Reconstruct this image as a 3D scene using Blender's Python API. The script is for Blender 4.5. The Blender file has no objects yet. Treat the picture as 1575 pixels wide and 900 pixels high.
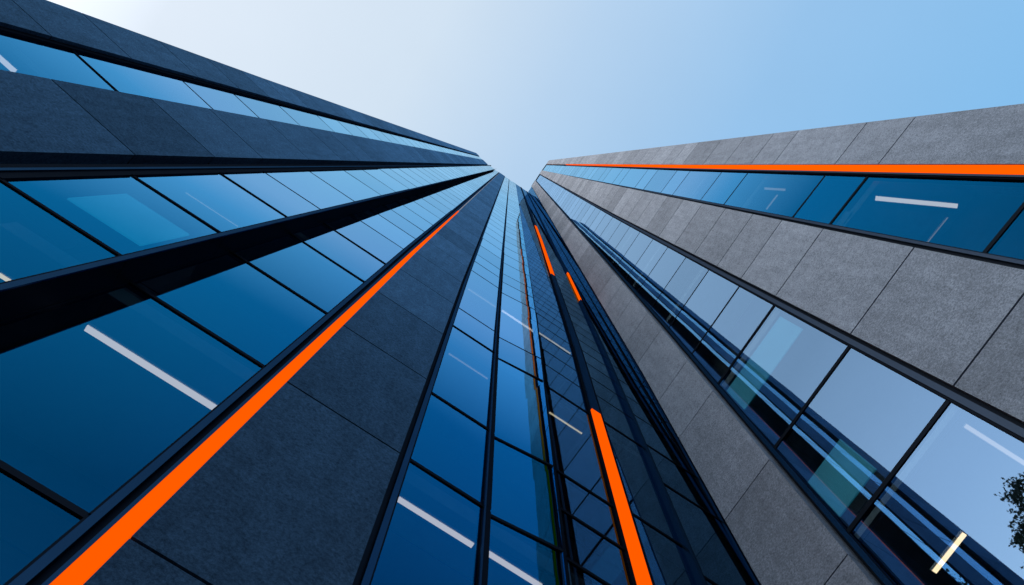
import bpy, bmesh, math, random
from mathutils import Vector
random.seed(11)
R = math.radians
S = bpy.context.scene
COL = S.collection
EYE = 1.6                      # eye height above the paving
FOCAL, CX, CY, VY = 1200.0, 787.5, 450.0, 254.0     # lens in photograph pixels
TE = (CY - VY) / FOCAL
ELEV = math.pi / 2 - math.atan(TE)
SE, CE = math.sin(ELEV), math.cos(ELEV)
H = 165.0                      # roof above the eye

def ray(x, y):
    u = (x - CX) / FOCAL; v = (CY - y) / FOCAL
    return (u, CE - v * SE, SE + v * CE)

class Wall:
    """A vertical facade plane; s runs along it, off is metres proud of it."""
    def __init__(s, a, D):
        s.d = (math.cos(a), math.sin(a)); s.n = (-math.sin(a), math.cos(a)); s.D = D
        if D < 0: s.n = (-s.n[0], -s.n[1]); s.D = -D
    def hit(s, x, y, off=0):
        r = ray(x, y); t = (s.D - off) / (s.n[0] * r[0] + s.n[1] * r[1])
        return ((r[0] * s.d[0] + r[1] * s.d[1]) * t, r[2] * t)
    def pt(s, a, z, off=0):
        return Vector((s.d[0] * a + s.n[0] * (s.D - off), s.d[1] * a + s.n[1] * (s.D - off), z + EYE))
    def f(s, off): return (s.D - off) / s.D

def through(a, p):
    n = (-math.sin(a), math.cos(a)); return Wall(a, n[0] * p[0] + n[1] * p[1])

PL = Wall(R(34), 2.75)
PR = Wall(R(123), -5.84)
q = PL.pt(PL.hit(0, 262)[0], 0); PA = through(R(43.5), q)
q = PR.pt(PR.hit(1575, 412)[0], 0); PJ = through(R(126), q)

def knots(*k):
    def fn(z):
        if z <= k[0][0]: 
            if len(k) == 1: return k[0][1]
            a, b = k[0], k[1]
            return a[1] + (b[1] - a[1]) * (z - a[0]) / (b[0] - a[0]) if z > -8 else a[1]
        for a, b in zip(k, k[1:]):
            if z <= b[0]: return a[1] + (b[1] - a[1]) * (z - a[0]) / (b[0] - a[0])
        return k[-1][1]
    fn.ks = [p[0] for p in k]
    return fn
def sh(fn, d):
    g = lambda z: fn(z) + d
    g.ks = fn.ks
    return g

# ------------------------------------------------------------------ materials
def newmat(name):
    m = bpy.data.materials.new(name); m.use_nodes = True
    nt = m.node_tree; nt.nodes.clear()
    out = nt.nodes.new('ShaderNodeOutputMaterial')
    return m, nt, out
def N(nt, t, **kw):
    n = nt.nodes.new('ShaderNode' + t)
    for k, v in kw.items():
        if k in n.inputs: n.inputs[k].default_value = v
        else: setattr(n, k, v)
    return n
def ramp(nt, stops):
    r = nt.nodes.new('ShaderNodeValToRGB'); e = r.color_ramp.elements
    e[0].position, e[0].color = stops[0][0], (*stops[0][1], 1)
    e[1].position, e[1].color = stops[-1][0], (*stops[-1][1], 1)
    for p, c in stops[1:-1]:
        x = e.new(p); x.color = (*c, 1)
    return r

def mat_simple(name, col, rough, metallic=0, spec=.5, noise=0.0):
    m, nt, out = newmat(name)
    b = N(nt, 'BsdfPrincipled', Roughness=rough, Metallic=metallic)
    b.inputs['Base Color'].default_value = (*col, 1); b.inputs['Specular IOR Level'].default_value = spec
    if noise:
        tc = N(nt, 'TexCoord'); n = N(nt, 'TexNoise', Scale=3.0, Detail=6.0)
        nt.links.new(tc.outputs['Object'], n.inputs['Vector'])
        r = ramp(nt, [(.3, tuple(c * (1 - noise) for c in col)), (.7, tuple(c * (1 + noise) for c in col))])
        nt.links.new(n.outputs['Fac'], r.inputs[0]); nt.links.new(r.outputs[0], b.inputs['Base Color'])
        mr = N(nt, 'MapRange'); mr.inputs['To Min'].default_value = rough * .8; mr.inputs['To Max'].default_value = min(1, rough * 1.3)
        nt.links.new(n.outputs['Fac'], mr.inputs['Value']); nt.links.new(mr.outputs[0], b.inputs['Roughness'])
    nt.links.new(b.outputs[0], out.inputs[0]); return m

def mat_stone(name, base, sheen):
    m, nt, out = newmat(name); L = nt.links.new
    tc = N(nt, 'TexCoord'); at = N(nt, 'Attribute', attribute_name='tone')
    fine = N(nt, 'TexNoise', Scale=30.0, Detail=6.0, Roughness=.95)
    mid = N(nt, 'TexNoise', Scale=5.5, Detail=8.0, Roughness=.62)
    big = N(nt, 'TexNoise', Scale=.8, Detail=5.0, Roughness=.6, Distortion=.6)
    mp = N(nt, 'Mapping'); mp.inputs['Scale'].default_value = (3.0, 3.0, .35)
    L(tc.outputs['Object'], mp.inputs['Vector'])
    strk = N(nt, 'TexNoise', Scale=2.2, Detail=6.0, Roughness=.6)
    L(mp.outputs[0], strk.inputs['Vector'])
    for n in (fine, mid, big): L(tc.outputs['Object'], n.inputs['Vector'])
    def mul(a, lo, hi):
        r = N(nt, 'MapRange'); r.inputs['From Min'].default_value = .3; r.inputs['From Max'].default_value = .7
        r.inputs['To Min'].default_value = lo; r.inputs['To Max'].default_value = hi; L(a, r.inputs['Value']); return r.outputs[0]
    def mm(a, b):
        x = N(nt, 'Math', operation='MULTIPLY'); L(a, x.inputs[0]); L(b, x.inputs[1]); return x.outputs[0]
    v = mm(mul(fine.outputs['Fac'], .18, 1.82), mul(mid.outputs['Fac'], .87, 1.13))
    v = mm(v, mul(big.outputs['Fac'], .93, 1.07)); v = mm(v, mul(strk.outputs['Fac'], .88, 1.10))
    add = N(nt, 'Math', operation='ADD'); add.inputs[1].default_value = 1.0; L(at.outputs['Fac'], add.inputs[0])
    v = mm(v, add.outputs[0])
    vm = N(nt, 'VectorMath', operation='SCALE'); vm.inputs[0].default_value = base; L(v, vm.inputs['Scale'])
    b = N(nt, 'BsdfPrincipled', Roughness=.9); b.inputs['Specular IOR Level'].default_value = 0.0
    L(vm.outputs[0], b.inputs['Base Color'])
    bp = N(nt, 'Bump', Strength=.35, Distance=.004); L(fine.outputs['Fac'], bp.inputs['Height'])
    bp2 = N(nt, 'Bump', Strength=.25, Distance=.01); L(mid.outputs['Fac'], bp2.inputs['Height']); L(bp.outputs[0], bp2.inputs['Normal'])
    L(bp2.outputs[0], b.inputs['Normal'])
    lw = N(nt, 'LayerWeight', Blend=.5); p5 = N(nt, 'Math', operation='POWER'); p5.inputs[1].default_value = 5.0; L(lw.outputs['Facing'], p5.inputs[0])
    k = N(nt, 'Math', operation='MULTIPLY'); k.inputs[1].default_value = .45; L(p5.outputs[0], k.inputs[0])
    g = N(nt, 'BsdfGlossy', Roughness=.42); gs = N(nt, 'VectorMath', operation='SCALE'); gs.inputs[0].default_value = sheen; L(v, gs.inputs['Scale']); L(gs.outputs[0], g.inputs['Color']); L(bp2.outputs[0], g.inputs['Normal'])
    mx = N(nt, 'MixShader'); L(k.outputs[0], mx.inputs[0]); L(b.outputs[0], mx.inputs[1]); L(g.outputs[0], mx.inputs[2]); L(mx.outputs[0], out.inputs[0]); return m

def mat_glass(name, tint, edge, ior, trans, wav=.012):
    m, nt, out = newmat(name); L = nt.links.new
    tc = N(nt, 'TexCoord'); no = N(nt, 'TexNoise', Scale=.9, Detail=1.5)
    L(tc.outputs['Object'], no.inputs['Vector'])
    bp = N(nt, 'Bump', Strength=.5, Distance=wav); L(no.outputs['Fac'], bp.inputs['Height'])
    lw = N(nt, 'LayerWeight', Blend=.5)
    p5 = N(nt, 'Math', operation='POWER'); p5.inputs[1].default_value = 5.0; L(lw.outputs['Facing'], p5.inputs[0])
    fr = N(nt, 'MapRange'); fr.inputs['To Min'].default_value = ior; fr.inputs['To Max'].default_value = 1.0; L(p5.outputs[0], fr.inputs['Value'])   # mirror coating: reflectance ior at normal incidence
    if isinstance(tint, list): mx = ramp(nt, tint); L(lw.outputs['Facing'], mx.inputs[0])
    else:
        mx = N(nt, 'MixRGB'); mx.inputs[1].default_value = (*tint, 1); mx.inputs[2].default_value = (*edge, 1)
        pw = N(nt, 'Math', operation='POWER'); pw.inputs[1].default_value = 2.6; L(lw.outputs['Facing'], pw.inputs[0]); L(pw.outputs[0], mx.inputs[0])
    gl = N(nt, 'BsdfGlossy', Roughness=.012); at = N(nt, 'Attribute', attribute_name='tone'); ad1 = N(nt, 'Math', operation='ADD'); ad1.inputs[1].default_value = 1.0; L(at.outputs['Fac'], ad1.inputs[0])
    sc = N(nt, 'VectorMath', operation='SCALE'); L(mx.outputs[0], sc.inputs[0]); L(ad1.outputs[0], sc.inputs['Scale'])
    L(sc.outputs[0], gl.inputs['Color']); L(bp.outputs[0], gl.inputs['Normal'])
    tr = N(nt, 'BsdfTransparent'); tr.inputs['Color'].default_value = (*trans, 1)
    ms = N(nt, 'MixShader'); L(fr.outputs[0], ms.inputs[0]); L(tr.outputs[0], ms.inputs[1]); L(gl.outputs[0], ms.inputs[2])
    # the inner face of the same sheet only lets light through
    ge = N(nt, 'NewGeometry'); tr2 = N(nt, 'BsdfTransparent')
    m2 = N(nt, 'MixShader'); L(ge.outputs['Backfacing'], m2.inputs[0]); L(ms.outputs[0], m2.inputs[1]); L(tr2.outputs[0], m2.inputs[2])
    L(m2.outputs[0], out.inputs[0]); return m

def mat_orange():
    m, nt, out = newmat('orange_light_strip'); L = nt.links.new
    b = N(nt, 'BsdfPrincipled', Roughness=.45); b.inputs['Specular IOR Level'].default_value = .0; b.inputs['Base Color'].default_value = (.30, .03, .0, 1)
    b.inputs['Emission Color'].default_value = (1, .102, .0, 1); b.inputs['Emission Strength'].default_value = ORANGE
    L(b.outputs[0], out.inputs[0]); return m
def mat_metal(name, col, gcol, rough, k=.5):
    m, nt, out = newmat(name); L = nt.links.new
    d = N(nt, 'BsdfDiffuse'); d.inputs[0].default_value = (*col, 1)
    g = N(nt, 'BsdfGlossy', Roughness=rough); g.inputs['Color'].default_value = (*gcol, 1)
    tc = N(nt, 'TexCoord'); n = N(nt, 'TexNoise', Scale=2.0, Detail=6.0); L(tc.outputs['Object'], n.inputs['Vector'])
    mr = N(nt, 'MapRange'); mr.inputs['To Min'].default_value = k * .8; mr.inputs['To Max'].default_value = k * 1.2; L(n.outputs['Fac'], mr.inputs['Value'])
    mx = N(nt, 'MixShader'); L(mr.outputs[0], mx.inputs[0]); L(d.outputs[0], mx.inputs[1]); L(g.outputs[0], mx.inputs[2]); L(mx.outputs[0], out.inputs[0]); return m
def mat_emit(name, col, k):
    m, nt, out = newmat(name); e = N(nt, 'Emission', Strength=k); e.inputs[0].default_value = (*col, 1)
    nt.links.new(e.outputs[0], out.inputs[0]); return m

ORANGE = .95
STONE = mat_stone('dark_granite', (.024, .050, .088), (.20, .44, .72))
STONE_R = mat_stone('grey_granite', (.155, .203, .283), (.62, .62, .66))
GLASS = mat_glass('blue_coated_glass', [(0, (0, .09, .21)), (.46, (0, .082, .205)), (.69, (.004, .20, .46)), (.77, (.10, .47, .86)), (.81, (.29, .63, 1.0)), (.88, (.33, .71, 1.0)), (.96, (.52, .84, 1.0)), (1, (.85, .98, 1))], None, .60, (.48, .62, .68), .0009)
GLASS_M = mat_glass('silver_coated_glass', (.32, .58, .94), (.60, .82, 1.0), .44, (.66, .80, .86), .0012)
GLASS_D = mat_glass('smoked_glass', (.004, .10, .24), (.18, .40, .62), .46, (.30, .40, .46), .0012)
FRAME = mat_metal('black_anodised_metal', (.006, .009, .014), (.010, .014, .022), .35)
BLUE = mat_metal('blue_black_metal', (.004, .014, .030), (.02, .065, .14), .22)
GREYM = mat_metal('grey_blue_metal', (.022, .034, .055), (.05, .075, .12), .3)
ORG = mat_orange()
CEIL = mat_simple('office_ceiling', (.22, .26, .29), .8, 0, .3, .2)
WALLM = mat_simple('office_back_wall', (.06, .075, .09), .8, 0, .3, .3)
BODY = mat_simple('tower_core', (.10, .105, .115), .8, 0, .3, .15)
def mat_glow_blind(k):
    m, nt, out = newmat('glowing_teal_blind'); L = nt.links.new
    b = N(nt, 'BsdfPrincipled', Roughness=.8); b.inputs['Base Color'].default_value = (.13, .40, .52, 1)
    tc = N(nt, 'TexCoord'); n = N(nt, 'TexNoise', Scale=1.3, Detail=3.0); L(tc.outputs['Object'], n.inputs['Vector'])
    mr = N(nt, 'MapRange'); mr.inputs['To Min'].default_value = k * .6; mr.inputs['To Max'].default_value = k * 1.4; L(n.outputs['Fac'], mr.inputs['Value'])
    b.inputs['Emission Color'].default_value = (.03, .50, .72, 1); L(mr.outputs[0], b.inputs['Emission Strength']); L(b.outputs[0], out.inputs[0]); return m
BLIND_GLOW = mat_glow_blind(.55); BLIND = mat_glow_blind(.16)  # teal room light on the blinds is put into their emission
LAMP = mat_emit('lamp_diffuser', (1, .76, .66), 2.3)
LAMPW = mat_emit('warm_lamp_diffuser', (1, .68, .40), 3.0)
LAMPD = mat_emit('dim_lamp_diffuser', (1, .74, .58), .6)
HOUS = mat_simple('lamp_housing', (.5, .5, .5), .5)

# ------------------------------------------------------------------ mesh helpers
class MB:
    def __init__(s): s.v = []; s.f = []; s.m = []; s.t = []
    def hexa(s, P8, mi=0, tone=0.0):
        """P8: four back corners then four front corners, same winding"""
        i = len(s.v); s.v += P8
        c = sum((Vector(p) for p in P8), Vector()) / 8
        for fc in ((0, 1, 2, 3), (4, 5, 6, 7), (0, 1, 5, 4), (1, 2, 6, 5), (2, 3, 7, 6), (3, 0, 4, 7)):
            p = [Vector(P8[k]) for k in fc]
            n = (p[1] - p[0]).cross(p[2] - p[0])
            if n.dot(sum(p, Vector()) / 4 - c) < 0: fc = tuple(reversed(fc))
            s.f.append(tuple(i + k for k in fc)); s.m.append(mi); s.t.append(tone)
    def build(s, name, mats, parent=None):
        me = bpy.data.meshes.new(name); me.from_pydata(s.v, [], s.f)
        if not isinstance(mats, (list, tuple)): mats = [mats]
        for m in mats: me.materials.append(m)
        me.polygons.foreach_set('material_index', s.m)
        a = me.attributes.new('tone', 'FLOAT', 'FACE'); a.data.foreach_set('value', s.t)
        o = bpy.data.objects.new(name, me); COL.objects.link(o)
        if parent: o.parent = parent
        return o

def tag(o, label=None, cat=None, group=None, kind=None):
    for k, v in (('label', label), ('category', cat), ('group', group), ('kind', kind)):
        if v: o[k] = v
    return o
def empty(name, loc=(0, 0, 0)):
    o = bpy.data.objects.new(name, None); COL.objects.link(o); o.location = loc; return o

def box(mb, P, a, b, z0, z1, oF, oB, sc=True, mi=0, tone=0.0, yaw=0.0, foff=None):
    """a, b: left/right edge functions or numbers, measured on the plane itself;
    a front that stands proud is scaled so its edge stays on the same sight line"""
    f = P.f(oF if foff is None else foff) if sc else 1.0
    A = a if callable(a) else (lambda z: a)
    B = b if callable(b) else (lambda z: b)
    zz0, zz1 = max(z0 * f, -EYE - .5), min(z1 * f, H)
    if zz1 - zz0 < .01: return
    s = [(A(z0) * f, zz0), (B(z0) * f, zz0), (B(z1) * f, zz1), (A(z1) * f, zz1)]
    y = [0, 0, 0, 0]
    if yaw:
        w = (s[1][0] - s[0][0]); y = [-w * yaw / 2, w * yaw / 2, w * yaw / 2, -w * yaw / 2]
    mb.hexa([P.pt(x, z, oB + k) for (x, z), k in zip(s, y)] + [P.pt(x, z, oF + k) for (x, z), k in zip(s, y)], mi, tone)

ZB = -EYE
def cuts(fn_list, z0, z1, step=None):
    k = {z0, z1}
    for fn in fn_list:
        if callable(fn): k |= {z for z in fn.ks if z0 < z < z1}
    return sorted(k)
def bar(name, P, a, b, oF, oB, mat, parent, z0=ZB, z1=190, mb=None):
    own = mb is None
    if own: mb = MB()
    ks = cuts([a, b], z0, z1)
    for u, w in zip(ks, ks[1:]): box(mb, P, a, b, u, w, oF, oB)
    if own: return mb.build(name, mat, parent)

def extend(js, step, alt=None):
    js = list(js); r = random.Random(len(js) * 7 + int(step * 100))
    # downwards to the paving
    while js[0] > ZB + .4: js.insert(0, js[0] - step)
    i = 0
    while js[-1] < 190:
        s = step if not alt else alt[i % len(alt)]
        js.append(js[-1] + s * r.uniform(.95, 1.05)); i += 1
    return js

def stone(name, P, a, b, js, off, depth, mat, parent, label=None, gap=.028):
    mb = MB(); r = random.Random(name + str(js[1]) + str(P.D))
    for z0, z1 in zip(js, js[1:]):
        if z0 > H: break
        g = gap / 2 + z0 * .00012
        ks = cuts([a, b], z0 + g, z1 - g)
        t = r.uniform(-.16, .16)
        for u, w in zip(ks, ks[1:]): box(mb, P, a, b, u, w, off, off - depth, tone=t)
    o = mb.build(name, mat, parent)
    if label: o['label'] = label
    mb = MB(); ks = cuts([a, b], ZB, 190)
    aa = sh(a if callable(a) else knots((0, a), (1, a)), .012); bb = sh(b if callable(b) else knots((0, b), (1, b)), -.012)
    for u, w in zip(ks, ks[1:]): box(mb, P, aa, bb, u, w, off - .03, off - depth - .06, foff=off)
    mb.build('backing_wall', FRAME, o)
    return o

class Tower:
    def __init__(s, name, loc, label):
        s.root = tag(empty(name, (0, 0, 0)), label, 'tower'); s.win = []; s.blinds = []
    def glaze(s, P, a, b, js, off, glass, yaw=0.0, rail=.05, proud=.012):
        for z0, z1 in zip(js, js[1:]):
            if z0 > H - .3: break
            s.win.append((z0, P, a, b, z1, off, glass, yaw, rail, proud))
    def build_windows(s):
        s.win.sort(key=lambda w: w[0] if w[0] > 1.0 else 1000 + w[0])
        rest = MB(); mats = [FRAME, GLASS, GLASS_M, GLASS_D]
        for i, (z0, P, a, b, z1, off, glass, yaw, rail, proud) in enumerate(s.win):
            own = i < 99
            fm = MB() if own else rest; gm = MB() if own else rest
            gi = 0 if own else (1 if glass is GLASS else 2 if glass is GLASS_M else 3)
            ks = cuts([a, b], z0, z1)
            pt_ = random.uniform(-.08, .06); yw = yaw + random.uniform(-1, 1) * (.0012 if glass is GLASS_M else .003)
            for u, w in zip(ks, ks[1:]): box(gm, P, a, b, u, w, off, off - .012, mi=gi, yaw=yw, tone=pt_)
            if z0 > 12: proud = .003
            lo = hi = rail * (.55 if z0 < 20 else .36)
            box(fm, P, a, b, z0, z0 + lo, off + proud, off - .05, yaw=yaw)
            box(fm, P, a, b, z1 - hi, z1, off + proud, off - .05, yaw=yaw)
            if own:
                A = a if callable(a) else knots((0, a), (1, a)); B = b if callable(b) else knots((0, b), (1, b))
                box(fm, P, A, sh(A, .014), z0 + lo, z1 - hi, off + .02, off - .04)
                box(fm, P, sh(B, -.014), B, z0 + lo, z1 - hi, off + .02, off - .04)
                wo = fm.build('window', FRAME, s.root); gm.build('pane', glass, wo)
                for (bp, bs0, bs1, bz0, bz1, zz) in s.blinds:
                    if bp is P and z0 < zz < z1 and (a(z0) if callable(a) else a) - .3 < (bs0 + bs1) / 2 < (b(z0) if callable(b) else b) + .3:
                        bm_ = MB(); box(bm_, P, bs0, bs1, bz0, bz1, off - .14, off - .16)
                        bl = bm_.build('glowing_roller_blind', BLIND_GLOW if bp is PL else BLIND, wo); 
        if rest.v:
            o = rest.build('upper_windows', mats, s.root); o['kind'] = 'stuff'

# ================================================================== LEFT TOWER
LT = Tower('office_tower', None, 'left tower of dark blue granite with deep blue windows and a long orange strip')
root = LT.root
A_out = knots((0, -7.52), (14, -7.49), (25, -7.40), (165, -7.2))
jA = extend([9.7, 12.19, 14.67, 17.73, 20.37, 22.84, 24.82], 2.6)
jB = extend([9.3, 12.39, 16.27, 19.21, 22.87, 27.27, 30.4, 33.8, 37.1], 3.2)
jC = extend([7.8, 10.6, 13.43, 16.02, 19.66, 23.54], 2.75)
jD = extend([7.30, 9.85, 12.82, 15.05, 18.34, 22.11, 24.87, 28.15, 30.48, 32.78], 2.8)
jE = extend([1.4, 3.85, 6.88, 9.40, 11.95, 14.1, 16.52, 18.74, 20.75], 2.4)
jF = extend([1.4, 3.88, 6.86, 9.33, 11.87, 14.45, 17.1], 2.6)
jG = extend([3.9, 6.87, 8.99, 12.84, 14.42, 19.60, 21.45, 23.1, 25.7, 28.2, 30.7, 33.3], 2.6)
jI = extend([3.6, 5.2, 6.88, 7.98, 9.10, 12.9, 14.45, 17.0, 19.7, 21.6, 23.3, 25.8, 28.5, 31.0, 33.5], 2.5)
jP = extend([4.4, 6.9, 9.29, 13.03, 14.71, 17.4, 19.9, 22.3, 25.0, 27.6], 2.5)
jQ = extend([5.6, 8.7, 11.6, 15.2, 18.0], 2.9)

def denser(js, z):
    out = []
    for a, b in zip(js, js[1:]):
        out.append(a)
        if a > z: out.append((a + b) / 2)
    return out + [js[-1]]
jI, jP, jQ = denser(jI, 14), denser(jP, 14), denser(jQ, 11)  # midway rails added to imitate the lattice mirrored in the corner bays
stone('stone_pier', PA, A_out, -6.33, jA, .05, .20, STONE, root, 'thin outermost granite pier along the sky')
bar('window_frame', PA, -6.34, -6.305, .03, -.10, BLUE, root)
bar('window_frame', PA, -6.305, -6.13, -.01, -.12, FRAME, root)
LT.glaze(PA, -6.13, -5.14, jB, -.05, GLASS)
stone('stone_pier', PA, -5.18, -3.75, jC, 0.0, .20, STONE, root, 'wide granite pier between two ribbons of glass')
# step from the angled wing to the main front
s253 = PL.hit(0, 252)[0]; s262 = PL.hit(0, 258)[0]; s273 = PL.hit(0, 273)[0]; s266 = PL.hit(0, 266)[0]
bar('window_frame', PL, s253, s262, .12, -.30, FRAME, root)
bar('window_frame', PL, s262, s262 + (s266 - s262) * .5, .27, .0, BLUE, root)
bar('window_frame', PL, s262 + (s266 - s262) * .5, s273, .255, .10, FRAME, root)
LT.glaze(PL, s273, -2.57, jD, .24, GLASS)
# deep fin
mb = MB()
for z0, z1 in zip(jD, jD[1:]):
    if z0 < H: box(mb, PL, -2.57, -2.508, z0 + .006, z1 - .006, .272, -.04)
bar('fin', PL, -2.57, -2.515, .29, .275, BLUE, root)
fin = mb.build('fin', FRAME, root); fin['label'] = 'deep dark fin between two ribbons of glass'
F_l = knots((0, -.57), (3.4, -.585), (7, -.61), (17, -.69), (165, -1.24))
FG = knots((0, .66), (4.6, .63), (11.6, .56), (17, .51), (165, .0))
GH = knots((0, 1.61), (5.5, 1.585), (14.4, 1.525), (28, 1.48), (165, 1.16))
HI = knots((0, 2.40), (6.3, 2.43), (18, 2.55), (165, 2.74))
FN = knots((0, 3.36), (7.4, 3.52), (18.4, 3.80), (48, 4.02), (165, 4.22))
PQ = knots((0, 4.25), (8.5, 4.59), (21, 4.96), (37, 5.15), (165, 5.72))
CORN = 5.87
LT.glaze(PL, -2.262, sh(F_l, -.235), jE, -.03, GLASS)
bar('window_frame', PL, sh(F_l, -.235), sh(F_l, -.185), .03, -.10, BLUE, root)
bar('window_frame', PL, sh(F_l, -.185), sh(F_l, -.135), -.03, -.10, FRAME, root)
bar('window_frame', PL, sh(F_l, -.135), knots(*[(z, F_l(z) - w) for z, w in ((0, .112), (3.4, .112), (7, .11), (17, .085), (32, .055), (60, .045), (165, .05))]), .025, -.10, BLUE, root)
UNLIT = mat_simple('unlit_strip_cover', (.30, .12, .08), .3, 0, .5, .1)
o = bar('light_strip', PL, knots(*[(z, F_l(z) - w) for z, w in ((0, .112), (3.4, .112), (7, .11), (17, .085), (32, .055), (60, .045), (165, .05))]), sh(F_l, -.008), .02, -.06, ORG, root, ZB, 32)
for u, w, k in ((32, 60, .05), (60, 190, .04)):
    bar('light_strip', PL, sh(F_l, -k), sh(F_l, -.008), .02, -.06, UNLIT, root, u, w)['label'] = 'upper unlit stretch of the orange strip'
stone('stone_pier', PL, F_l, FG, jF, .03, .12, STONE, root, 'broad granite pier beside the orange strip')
bar('window_frame', PL, sh(FG, .0), sh(FG, .055), -.02, -.12, FRAME, root)
bar('window_frame', PL, sh(FG, .055), sh(FG, .105), .02, -.12, BLUE, root)
LT.glaze(PL, sh(FG, .105), sh(GH, -.031), jG, -.03, GLASS, yaw=YAW if 'YAW' in globals() else 0.0)
def mullion(c, w, oF=.012):
    bar('mullion', PL, sh(c, -w / 2), sh(c, -w * .18), oF, -.10, BLUE, root)
    bar('mullion', PL, sh(c, -w * .18), sh(c, w / 2), oF - .02, -.10, FRAME, root)
mullion(GH, .062); 
LT.glaze(PL, sh(GH, .031), sh(HI, -.033), jG, -.03, GLASS, yaw=.112)
mullion(HI, .066)
LT.glaze(PL, sh(HI, .033), sh(FN, -.16), jI, -.03, GLASS_D)
bar('fin', PL, sh(FN, -.16), sh(FN, -.10), .01, -.10, FRAME, root)
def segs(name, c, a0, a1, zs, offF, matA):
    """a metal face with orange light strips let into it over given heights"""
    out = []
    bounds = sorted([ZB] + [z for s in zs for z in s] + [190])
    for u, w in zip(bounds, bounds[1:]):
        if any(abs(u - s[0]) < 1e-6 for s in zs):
            bar('light_strip', PL, sh(c, a0), sh(c, a1), offF, -.08, ORG, root, u, w)  # orange reflection in the metal, built as a glowing length
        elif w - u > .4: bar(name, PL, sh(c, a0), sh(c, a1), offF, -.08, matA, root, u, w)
zy = lambda x, y: PL.hit(x, y)[1]
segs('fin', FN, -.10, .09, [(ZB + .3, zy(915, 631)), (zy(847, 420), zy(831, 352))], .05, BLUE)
bar('fin', PL, sh(FN, .09), sh(FN, .12), .01, -.10, FRAME, root)
LT.glaze(PL, sh(FN, .12), sh(PQ, -.06), jP, -.03, GLASS_D)
bar('fin', PL, sh(PQ, -.06), sh(PQ, -.04), .01, -.10, FRAME, root)
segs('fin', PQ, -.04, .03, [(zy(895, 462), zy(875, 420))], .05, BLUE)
LT.glaze(PL, sh(PQ, .03), CORN, jQ, -.03, GLASS_D)
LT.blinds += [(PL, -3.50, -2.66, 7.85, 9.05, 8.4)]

# ================================================================== RIGHT TOWER
RT = Tower('office_tower', None, 'right tower of lighter grey granite with bright reflecting windows and a level orange strip')
root = RT.root
cs = PR.hit(0, 0)  # unused
corner = 2.852
N_lpts = [PR.hit(1174, 900), PR.hit(970, 540), PR.hit(934, 480), PR.hit(817.5, 285.5)]
print('N left pts', N_lpts)
N_l = knots((0, 2.86), (10, 2.84), (20, 2.66), (30, 2.58), (165, 1.45))
N_r = knots((0, 1.77), (8.6, 1.66), (21, 1.48), (165, .07))
M_l = knots((0, -.47), (9, -.515), (17.6, -.54), (40.6, -.62), (165, -1.45))
L_b = sh(M_l, -.175)
jM = extend([3.1, 5.9, 8.93, 11.70, 15.2, 17.6, 20.4, 23.18, 25.97, 28.77, 31.77, 34.54, 37.4, 40.6], 2.95)
jL = extend([3.0, 6.0, 9.02, 11.9, 15.43, 17.83, 20.0, 22.6, 25.38, 28.2, 31.1], 2.7)
jN = extend([2.8, 5.7, 8.66, 11.6, 15.2, 17.6, 20.9, 23.2, 26.0, 28.8], 2.7)
jK = extend([4.0, 7.1, 10.25, 15.32, 17.36, 21.0 + 2.08, 25.94, 30.54, 32.96, 37.3, 40.04, 46.01, 49.05], 3.4, [5.2, 2.8])
jJ = extend([4.6, 8.6, 10.6, 15.27, 17.33, 21.44, 23.46, 26.34, 29.3, 32.85, 35.1, 37.27, 41, 44.52, 47.7], 3.0)
RT.glaze(PR, sh(N_l, .07), 2.875, jQ, -.03, GLASS_D)
bar('window_frame', PR, sh(N_l, .03), sh(N_l, .075), .03, -.10, BLUE, root)
bar('window_frame', PR, sh(N_l, -.005), sh(N_l, .03), .0, -.10, FRAME, root)
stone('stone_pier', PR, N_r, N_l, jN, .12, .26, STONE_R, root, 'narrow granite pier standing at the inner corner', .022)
bar('window_frame', PR, sh(N_r, -.14), sh(N_r, .10), -.12, -.2, FRAME, root)
bar('window_frame', PR, sh(N_r, -.17), sh(N_r, -.105), -.02, -.2, BLUE, root)
RT.glaze(PR, M_l, sh(N_r, -.17), jM, -.07, GLASS_M, rail=.08)
bar('window_frame', PR, sh(M_l, -.03), sh(M_l, .0), -.02, -.2, FRAME, root)
bar('window_frame', PR, sh(M_l, -.11), sh(M_l, -.03), .02, -.2, GREYM, root)
bar('window_frame', PR, sh(M_l, -.20), sh(M_l, -.11), -.06, -.2, FRAME, root)
KLr = knots((0, -2.31), (16, -2.31), (165, -2.52))
stone('stone_pier', PR, KLr, L_b, jL, .08, .22, STONE_R, root, 'widest granite pier between two ribbons of glass', .034)
KLj = knots((0, -2.73), (49, -2.72), (165, -2.80))
JK = knots((0, -4.17), (30, -4.17), (165, -4.45))
bar('window_frame', PJ, KLj, sh(KLj, .05), .02, -.2, GREYM, root)
bar('window_frame', PJ, sh(KLj, .05), sh(KLj, .16), -.02, -.2, FRAME, root)
RT.glaze(PJ, sh(JK, .26), KLj, jK, -.05, GLASS, rail=.08)
bar('window_frame', PJ, sh(JK, .22), sh(JK, .26), -.01, -.2, FRAME, root)
bar('window_frame', PJ, sh(JK, .18), sh(JK, .22), .02, -.2, GREYM, root)
bar('light_strip', PJ, sh(JK, .01), knots(*[(z, JK(z) + w) for z, w in ((0, .18), (14, .18), (30, .16), (60, .12), (165, .04))]), .025, -.1, ORG, root, ZB, 105)
bar('light_strip', PJ, sh(JK, .01), sh(JK, .08), .025, -.1, UNLIT, root, 105, 190)['label'] = 'upper unlit stretch of the orange strip'
J_o = knots((0, -5.27), (30, -5.30), (165, -5.37))
stone('stone_pier', PJ, J_o, JK, jJ, .05, .22, STONE_R, root, 'outermost granite pier above the orange strip', .034)
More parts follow.
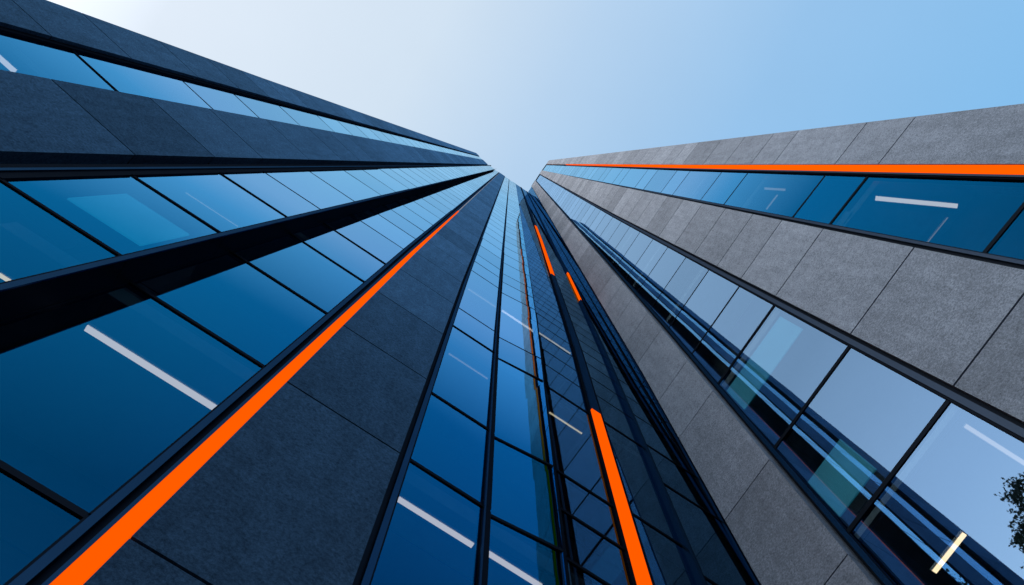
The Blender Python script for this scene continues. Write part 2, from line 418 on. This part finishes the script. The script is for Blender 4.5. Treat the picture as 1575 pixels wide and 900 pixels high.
RT.blinds += [(PR, -.40, 1.36, 13.45, 14.62, 14.0), (PR, .66, 1.42, 9.25, 10.32, 9.9)]

# ------------------------------------------------------------------ insides, tops and backs
def interior(P, s0, s1, zs, parent, depth=2.0, first=.32):
    for z in zs:
        if z < H - 1:
            mb = MB(); box(mb, P, s0, s1, z, z + .28, -first, -depth, sc=False); mb.build('floor_slab', CEIL, parent)
    mb = MB(); box(mb, P, s0, s1, ZB, H, -depth, -depth - .15, sc=False); mb.build('back_wall', WALLM, parent)
def end_wall(P, s0, s1, parent):
    mb = MB(); box(mb, P, s0, s1, ZB, H - .1, -.13, -16, sc=False); mb.build('party_wall', WALLM, parent)
end_wall(PL, 5.72, 6.9, LT.root); end_wall(PR, 2.72, 2.83, RT.root)
def levels(first, step):
    z = first
    while z > ZB + step: z -= step
    out = []
    while z < H - 2: out.append(z); z += step
    return out
interior(PA, -7.1, -3.9, levels(11.3, 3.3), LT.root, first=.30)
interior(PL, -3.6, 5.80, levels(7.14, 6.38), LT.root)
interior(PR, -2.9, 2.80, levels(9.15, 6.4), RT.root)
interior(PJ, -5.15, -2.4, levels(15.45, 6.75), RT.root)

def prism(name, pts, z0, z1, mat, parent):
    bm = bmesh.new(); lo = [bm.verts.new((p[0], p[1], z0)) for p in pts]; hi = [bm.verts.new((p[0], p[1], z1)) for p in pts]
    n = len(pts); bm.faces.new(lo); bm.faces.new(hi)
    for i in range(n): bm.faces.new((lo[i], lo[(i + 1) % n], hi[(i + 1) % n], hi[i]))
    bmesh.ops.recalc_face_normals(bm, faces=bm.faces)
    me = bpy.data.meshes.new(name); bm.to_mesh(me); bm.free(); me.materials.append(mat)
    o = bpy.data.objects.new(name, me); COL.objects.link(o); o.parent = parent; return o
def P2(P, s, off): v = P.pt(s, 0, off); return (v.x, v.y)
sA, sJ = -7.2, -5.3
prism('tower_body', [P2(PA, sA - .1, -2.3), P2(PA, -4.6, -2.3), P2(PL, -3.0, -2.3), P2(PL, 5.7, -2.3), P2(PL, 5.7, -17), P2(PA, sA - .1, -17)], 0, H + EYE - .4, BODY, LT.root)
prism('roof', [P2(PA, sA, -.12), P2(PA, -3.8, -.2), P2(PL, -3.2, -.12), P2(PL, 5.75, -.12), P2(PL, 5.75, -17), P2(PA, sA, -17)], H + EYE - .35, H + EYE - .02, FRAME, LT.root)
prism('tower_body', [P2(PR, 2.7, -2.3), P2(PR, -2.5, -2.3), P2(PJ, sJ + .1, -2.3), P2(PJ, sJ + .1, -17), P2(PR, 2.7, -17)], 0, H + EYE - .4, BODY, RT.root)
prism('roof', [P2(PR, 2.7, -.12), P2(PR, -2.35, -.12), P2(PJ, sJ, -.12), P2(PJ, sJ, -17), P2(PR, 2.7, -17)], H + EYE - .35, H + EYE - .02, FRAME, RT.root)
def side_wall(P, s_fn, sgn, js, parent, mat):
    mb = MB(); r = random.Random(5)
    for z0, z1 in zip(js, js[1:]):
        if z0 > H: break
        za, zb = max(z0 + .01, ZB), min(z1 - .01, H)
        for k in range(6):
            o0 = -.19 - k * 2.8; s = s_fn(z0)
            mb.hexa([P.pt(s_fn(zz) + ds, zz, oo) for ds in (0, sgn * .2) for (oo, zz) in ((o0, za), (o0 - 2.785, za), (o0 - 2.785, zb), (o0, zb))], 0, r.uniform(-.08, .08))
    o = mb.build('side_cladding', mat, parent)
side_wall(PA, sh(A_out, .30), 1, jA, LT.root, STONE)
side_wall(PJ, sh(J_o, .20), 1, jJ, RT.root, STONE_R)
# thin dark coping over the glazed bays
for P, a, b, par, off in ((PR, -2.45, .05, RT.root, -.02), (PJ, -4.45, -2.8, RT.root, -.02)):
    mb = MB(); box(mb, P, a, b, H - .8, H, off + .05, off - .3, sc=False); mb.build('coping', FRAME, par)
LT.build_windows(); RT.build_windows()

# ------------------------------------------------------------------ lamps inside the rooms
def lamp(P, a, b, off_a, off_b, w, mat, label, group=None):
    """a strip light whose two ends lie at the given depths behind the facade"""
    (s0, z0), (s1, z1) = P.hit(*a, off_a), P.hit(*b, off_b)
    if abs(off_a - off_b) < .01 and abs(z0 - z1) < .8: z0 = z1 = (z0 + z1) / 2
    p0, p1 = P.pt(s0, z0, off_a), P.pt(s1, z1, off_b)
    d = (p1 - p0).normalized(); nrm = Vector((P.n[0], P.n[1], 0))
    side = d.cross(Vector((0, 0, 1)))
    if side.length < .5: side = nrm.cross(d)
    side.normalize(); up = side.cross(d).normalized()
    if up.z < 0: up = -up
    def bx(nm, mt, par, h0, h1, ww, ext=0):
        mb = MB(); q0, q1 = p0 - d * ext, p1 + d * ext
        mb.hexa([q0 - side * ww + up * h0, q1 - side * ww + up * h0, q1 + side * ww + up * h0, q0 + side * ww + up * h0,
                 q0 - side * ww + up * h1, q1 - side * ww + up * h1, q1 + side * ww + up * h1, q0 + side * ww + up * h1])
        o = mb.build(nm, mt, par)
        o.data.transform(__import__('mathutils').Matrix.Translation(-p0)); return o
    t = tag(empty('strip_light', p0), label, 'lamp', 'strip lights glowing behind the glass')
    bx('diffuser', mat, t, 0, .015, w / 2); bx('housing', HOUS, t, .0155, .05, w / 2 + .008, .006)
O = -.40
lamp(PL, (130, 505), (332, 628), O, O, .055, LAMP, 'long white strip light at bottom left, left of the orange strip')
lamp(PL, (612, 768), (727, 840), O, O, .05, LAMP, 'lowest long white strip light just right of the dark granite pier')
lamp(PL, (750, 852), (832, 902), O, O, .05, LAMP, 'white strip light cut by the bottom edge of the photo, centre bay')
lamp(PL, (690, 545), (750, 582), O, O, .022, LAMPD, 'faint strip light in the first centre bay, second from the bottom')
lamp(PL, (720, 445), (765, 473), O, O, .045, LAMPD, 'upper strip light in the first centre bay')
lamp(PL, (772, 478), (821, 510), O, O, .045, LAMP, 'upper bright strip light in the second centre bay')
lamp(PL, (829, 513), (877, 543), O, O, .03, LAMPW, 'upper warm strip light in the third centre bay')
lamp(PL, (845, 635), (895, 667), O, O, .025, LAMPW, 'lower warm strip light in the third bay, left of the big orange strip')
lamp(PL, (903, 558), (938, 581), O, O, .02, LAMPW, 'thin warm strip light in the bay right of the orange fin')
lamp(PL, (292, 296), (360, 350), O, O, .008, LAMPD, 'hair-thin pinkish light line in the upper left ribbon of glass')
lamp(PL, (-30, 407), (16, 433), O, O, .03, LAMPW, 'warm strip light at the left edge above the deep fin')
lamp(PA, (4, 85), (10, 108), -.4, -.4, .07, LAMP, 'short white light at the left edge in the topmost ribbon of glass')
lamp(PA, (177, 117), (215, 146), -.5, -.5, .018, LAMPD, 'faint strip light in the topmost ribbon of glass')
lamp(PJ, (1347, 305), (1473, 317), -.4, -1.75, .085, LAMP, 'bright white strip light under the right orange strip')
lamp(PJ, (1460, 335), (1425, 373), -1.2, -1.2, .012, LAMPD, 'thin warm light line below the bright strip light at right')
lamp(PJ, (1176, 290), (1208, 292), -.4, -.9, .06, LAMPD, 'small pale strip light in the upper right ribbon of glass')
lamp(PJ, (1197, 300), (1178, 322), -.5, -.5, .03, LAMPD, 'faint warm light line beside the small pale strip light')
lamp(PR, (1485, 655), (1600, 728), -.4, -1.3, .05, LAMPD, 'pinkish strip light near the right edge above the reflected tree')
lamp(PR, (1485, 822), (1437, 880), -.5, -.5, .052, LAMPW, 'short bright warm strip light at bottom right')

# ------------------------------------------------------------------ ground
def ground():
    m, nt, out = newmat('paving'); L = nt.links.new
    tc = N(nt, 'TexCoord'); br = N(nt, 'TexBrick', Scale=1.0)
    br.inputs['Color1'].default_value = (.16, .16, .165, 1); br.inputs['Color2'].default_value = (.20, .20, .20, 1); br.inputs['Mortar'].default_value = (.05, .05, .05, 1)
    br.inputs['Mortar Size'].default_value = .008; br.inputs['Brick Width'].default_value = .9; br.inputs['Row Height'].default_value = .6
    L(tc.outputs['Object'], br.inputs['Vector'])
    n = N(nt, 'TexNoise', Scale=1.5, Detail=8.0); L(tc.outputs['Object'], n.inputs['Vector'])
    mx = N(nt, 'MixRGB', blend_type='MULTIPLY'); mx.inputs[0].default_value = .5; L(br.outputs['Color'], mx.inputs[1]); L(n.outputs['Fac'], mx.inputs[2])
    b = N(nt, 'BsdfPrincipled', Roughness=.8); L(mx.outputs[0], b.inputs['Base Color']); L(b.outputs[0], out.inputs[0])
    me = bpy.data.meshes.new('ground'); k = 2500
    me.from_pydata([(-k, -k, 0), (k, -k, 0), (k, k, 0), (-k, k, 0)], [], [(0, 1, 2, 3)]); me.materials.append(m)
    o = bpy.data.objects.new('ground', me); COL.objects.link(o); tag(o, kind='structure')
ground()

# ------------------------------------------------------------------ the tree mirrored in the glass
def tree(x, y, h):
    rnd = random.Random(4)
    t = tag(empty('tree', (x, y, 0)), 'tall slender dark-leaved tree mirrored in the window at bottom right', 'tree')
    bark = mat_simple('bark', (.06, .045, .035), .9, 0, .2, .3)
    m, nt, out = newmat('leaves'); b = N(nt, 'BsdfPrincipled', Roughness=.55)
    a = N(nt, 'Attribute', attribute_name='tone'); r = ramp(nt, [(0, (.04, .065, .025)), (1, (.12, .15, .06))])
    nt.links.new(a.outputs['Fac'], r.inputs[0]); nt.links.new(r.outputs[0], b.inputs['Base Color']); nt.links.new(b.outputs[0], out.inputs[0])
    V = []; F = []
    def tube(p0, p1, r0, r1, n=7):
        d = (p1 - p0).normalized(); u = d.orthogonal().normalized(); w = d.cross(u); i = len(V)
        for p, rr in ((p0, r0), (p1, r1)):
            for k in range(n):
                a = 2 * math.pi * k / n; V.append(p + (u * math.cos(a) + w * math.sin(a)) * rr)
        for k in range(n): F.append((i + k, i + (k + 1) % n, i + n + (k + 1) % n, i + n + k))
    tips = []
    p = Vector((0, 0, 0)); rr = .32; n = 12
    for i in range(n):
        q = p + Vector((rnd.uniform(-.12, .12), rnd.uniform(-.12, .12), h * .97 / n)); r2 = rr * .87
        tube(p, q, rr, r2, 10)
        if i > 3:
            for k in range(9):
                a = rnd.uniform(0, 6.28); fr = (q.z / h); ln = (2.62 - 1.0 * max(0, fr - .85) / .15) * rnd.uniform(.6, 1.1)
                s = p.lerp(q, rnd.random()); e = s + Vector((math.cos(a) * ln, math.sin(a) * ln, ln * rnd.uniform(.5, 1.1)))
                mid = s.lerp(e, .5) + Vector((0, 0, -.15)); tube(s, mid, r2 * .3 + .01, r2 * .18 + .008, 5); tube(mid, e, r2 * .18 + .008, .008, 5)
                for j in range(7):
                    c = s.lerp(e, rnd.uniform(.35, 1)); e2 = c + Vector((rnd.uniform(-1, 1), rnd.uniform(-1, 1), rnd.uniform(-.2, .8))) * .55
                    tube(c, e2, .012, .005, 4); tips.append((c, e2))
                tips.append((mid, e))
        p, rr = q, r2
    me = bpy.data.meshes.new('trunk'); me.from_pydata(V, [], F); me.materials.append(bark); o = bpy.data.objects.new('trunk', me); COL.objects.link(o); o.parent = t
    V2 = []; F2 = []; T = []
    for c, e in tips:
        clump = rnd.random()
        for k in range(30):
            pp = c.lerp(e, rnd.uniform(.1, 1.08)) + Vector((rnd.gauss(0, .11), rnd.gauss(0, .11), rnd.gauss(0, .10)))
            s = rnd.uniform(.06, .11); d = Vector((rnd.gauss(0, 1), rnd.gauss(0, 1), rnd.gauss(0, .7))).normalized(); u = d.orthogonal().normalized(); i = len(V2)
            V2 += [pp - d * s, pp + u * s * .5, pp + d * s, pp - u * s * .5]; F2.append((i, i + 1, i + 2, i + 3)); T.append(min(1, max(0, clump * .7 + rnd.uniform(-.1, .35))))
    me = bpy.data.meshes.new('crown'); me.from_pydata(V2, [], F2); me.materials.append(m)
    at = me.attributes.new('tone', 'FLOAT', 'FACE'); at.data.foreach_set('value', T)
    o = bpy.data.objects.new('crown', me); COL.objects.link(o); o.parent = t
tree(-12.7, -8.1, 35.6)

# ------------------------------------------------------------------ sky, sun, camera
SUN_AZ, SUN_EL = R(212), R(24)          # azimuth from +X, anticlockwise
w = bpy.data.worlds.new('World'); S.world = w; w.use_nodes = True
nt = w.node_tree; nt.nodes.clear(); L = nt.links.new
out = nt.nodes.new('ShaderNodeOutputWorld')
sky = nt.nodes.new('ShaderNodeTexSky'); sky.sky_type = 'NISHITA'; sky.sun_disc = False
sky.sun_elevation = SUN_EL; sky.sun_rotation = math.pi / 2 - SUN_AZ; sky.air_density = 1.0; sky.dust_density = 2.0; sky.ozone_density = 1.5
bg = N(nt, 'Background', Strength=.11); L(sky.outputs[0], bg.inputs[0])
# thin high haze, brightest towards the sun
sd = (math.cos(SUN_AZ) * math.cos(SUN_EL), math.sin(SUN_AZ) * math.cos(SUN_EL), math.sin(SUN_EL))
tc = N(nt, 'TexCoord'); nrm = N(nt, 'VectorMath', operation='NORMALIZE'); L(tc.outputs['Generated'], nrm.inputs[0])
dt = N(nt, 'VectorMath', operation='DOT_PRODUCT'); dt.inputs[1].default_value = sd; L(nrm.outputs[0], dt.inputs[0])
D01 = lambda d: (d + .6) / 1.6
rp = ramp(nt, [(0, (.10, .29, .50)), (D01(-.08), (.157, .405, .66)), (D01(.2), (.24, .44, .65)), (D01(.407), (.39, .53, .66)), (D01(.55), (.54, .62, .66)), (D01(.75), (.58, .62, .62)), (D01(.87), (1.0, 1.02, 1.04)), (1, (1.6, 1.5, 1.35))])
mrs = N(nt, 'MapRange'); mrs.inputs['From Min'].default_value = -.6; mrs.inputs['From Max'].default_value = 1.0; L(dt.outputs['Value'], mrs.inputs['Value'])
L(mrs.outputs[0], rp.inputs[0])
cn = N(nt, 'TexNoise', Scale=2.2, Detail=7.0, Roughness=.55); L(nrm.outputs[0], cn.inputs['Vector'])
cm = N(nt, 'MapRange'); cm.inputs['To Min'].default_value = .90; cm.inputs['To Max'].default_value = 1.10; L(cn.outputs['Fac'], cm.inputs['Value'])
bg2 = N(nt, 'Background'); L(rp.outputs[0], bg2.inputs[0]); L(cm.outputs[0], bg2.inputs[1])
ad = N(nt, 'AddShader'); L(bg.outputs[0], ad.inputs[0]); L(bg2.outputs[0], ad.inputs[1]); L(ad.outputs[0], out.inputs[0])

ld = bpy.data.lights.new('sun', 'SUN'); ld.energy = .5; ld.angle = R(14); ld.color = (1, .97, .93)
lo = bpy.data.objects.new('sun', ld); COL.objects.link(lo)
lo.rotation_euler = Vector(sd).to_track_quat('Z', 'Y').to_euler(); lo.location = (0, 0, 60)

cd = bpy.data.cameras.new('camera'); co = bpy.data.objects.new('camera', cd); COL.objects.link(co)
co.location = (0, 0, EYE); co.rotation_euler = (math.pi / 2 + ELEV, 0, 0)
cd.sensor_width = 36; cd.lens = FOCAL / 1575 * 36; cd.clip_start = .05; cd.clip_end = 6000
S.camera = co
vs = S.view_settings; vs.view_transform = 'Standard'; vs.look = 'None'; vs.exposure = 0; vs.gamma = 1
S.cycles.max_bounces = 10; S.cycles.transparent_max_bounces = 24; S.cycles.glossy_bounces = 5; S.cycles.caustics_reflective = False; S.cycles.caustics_refractive = False
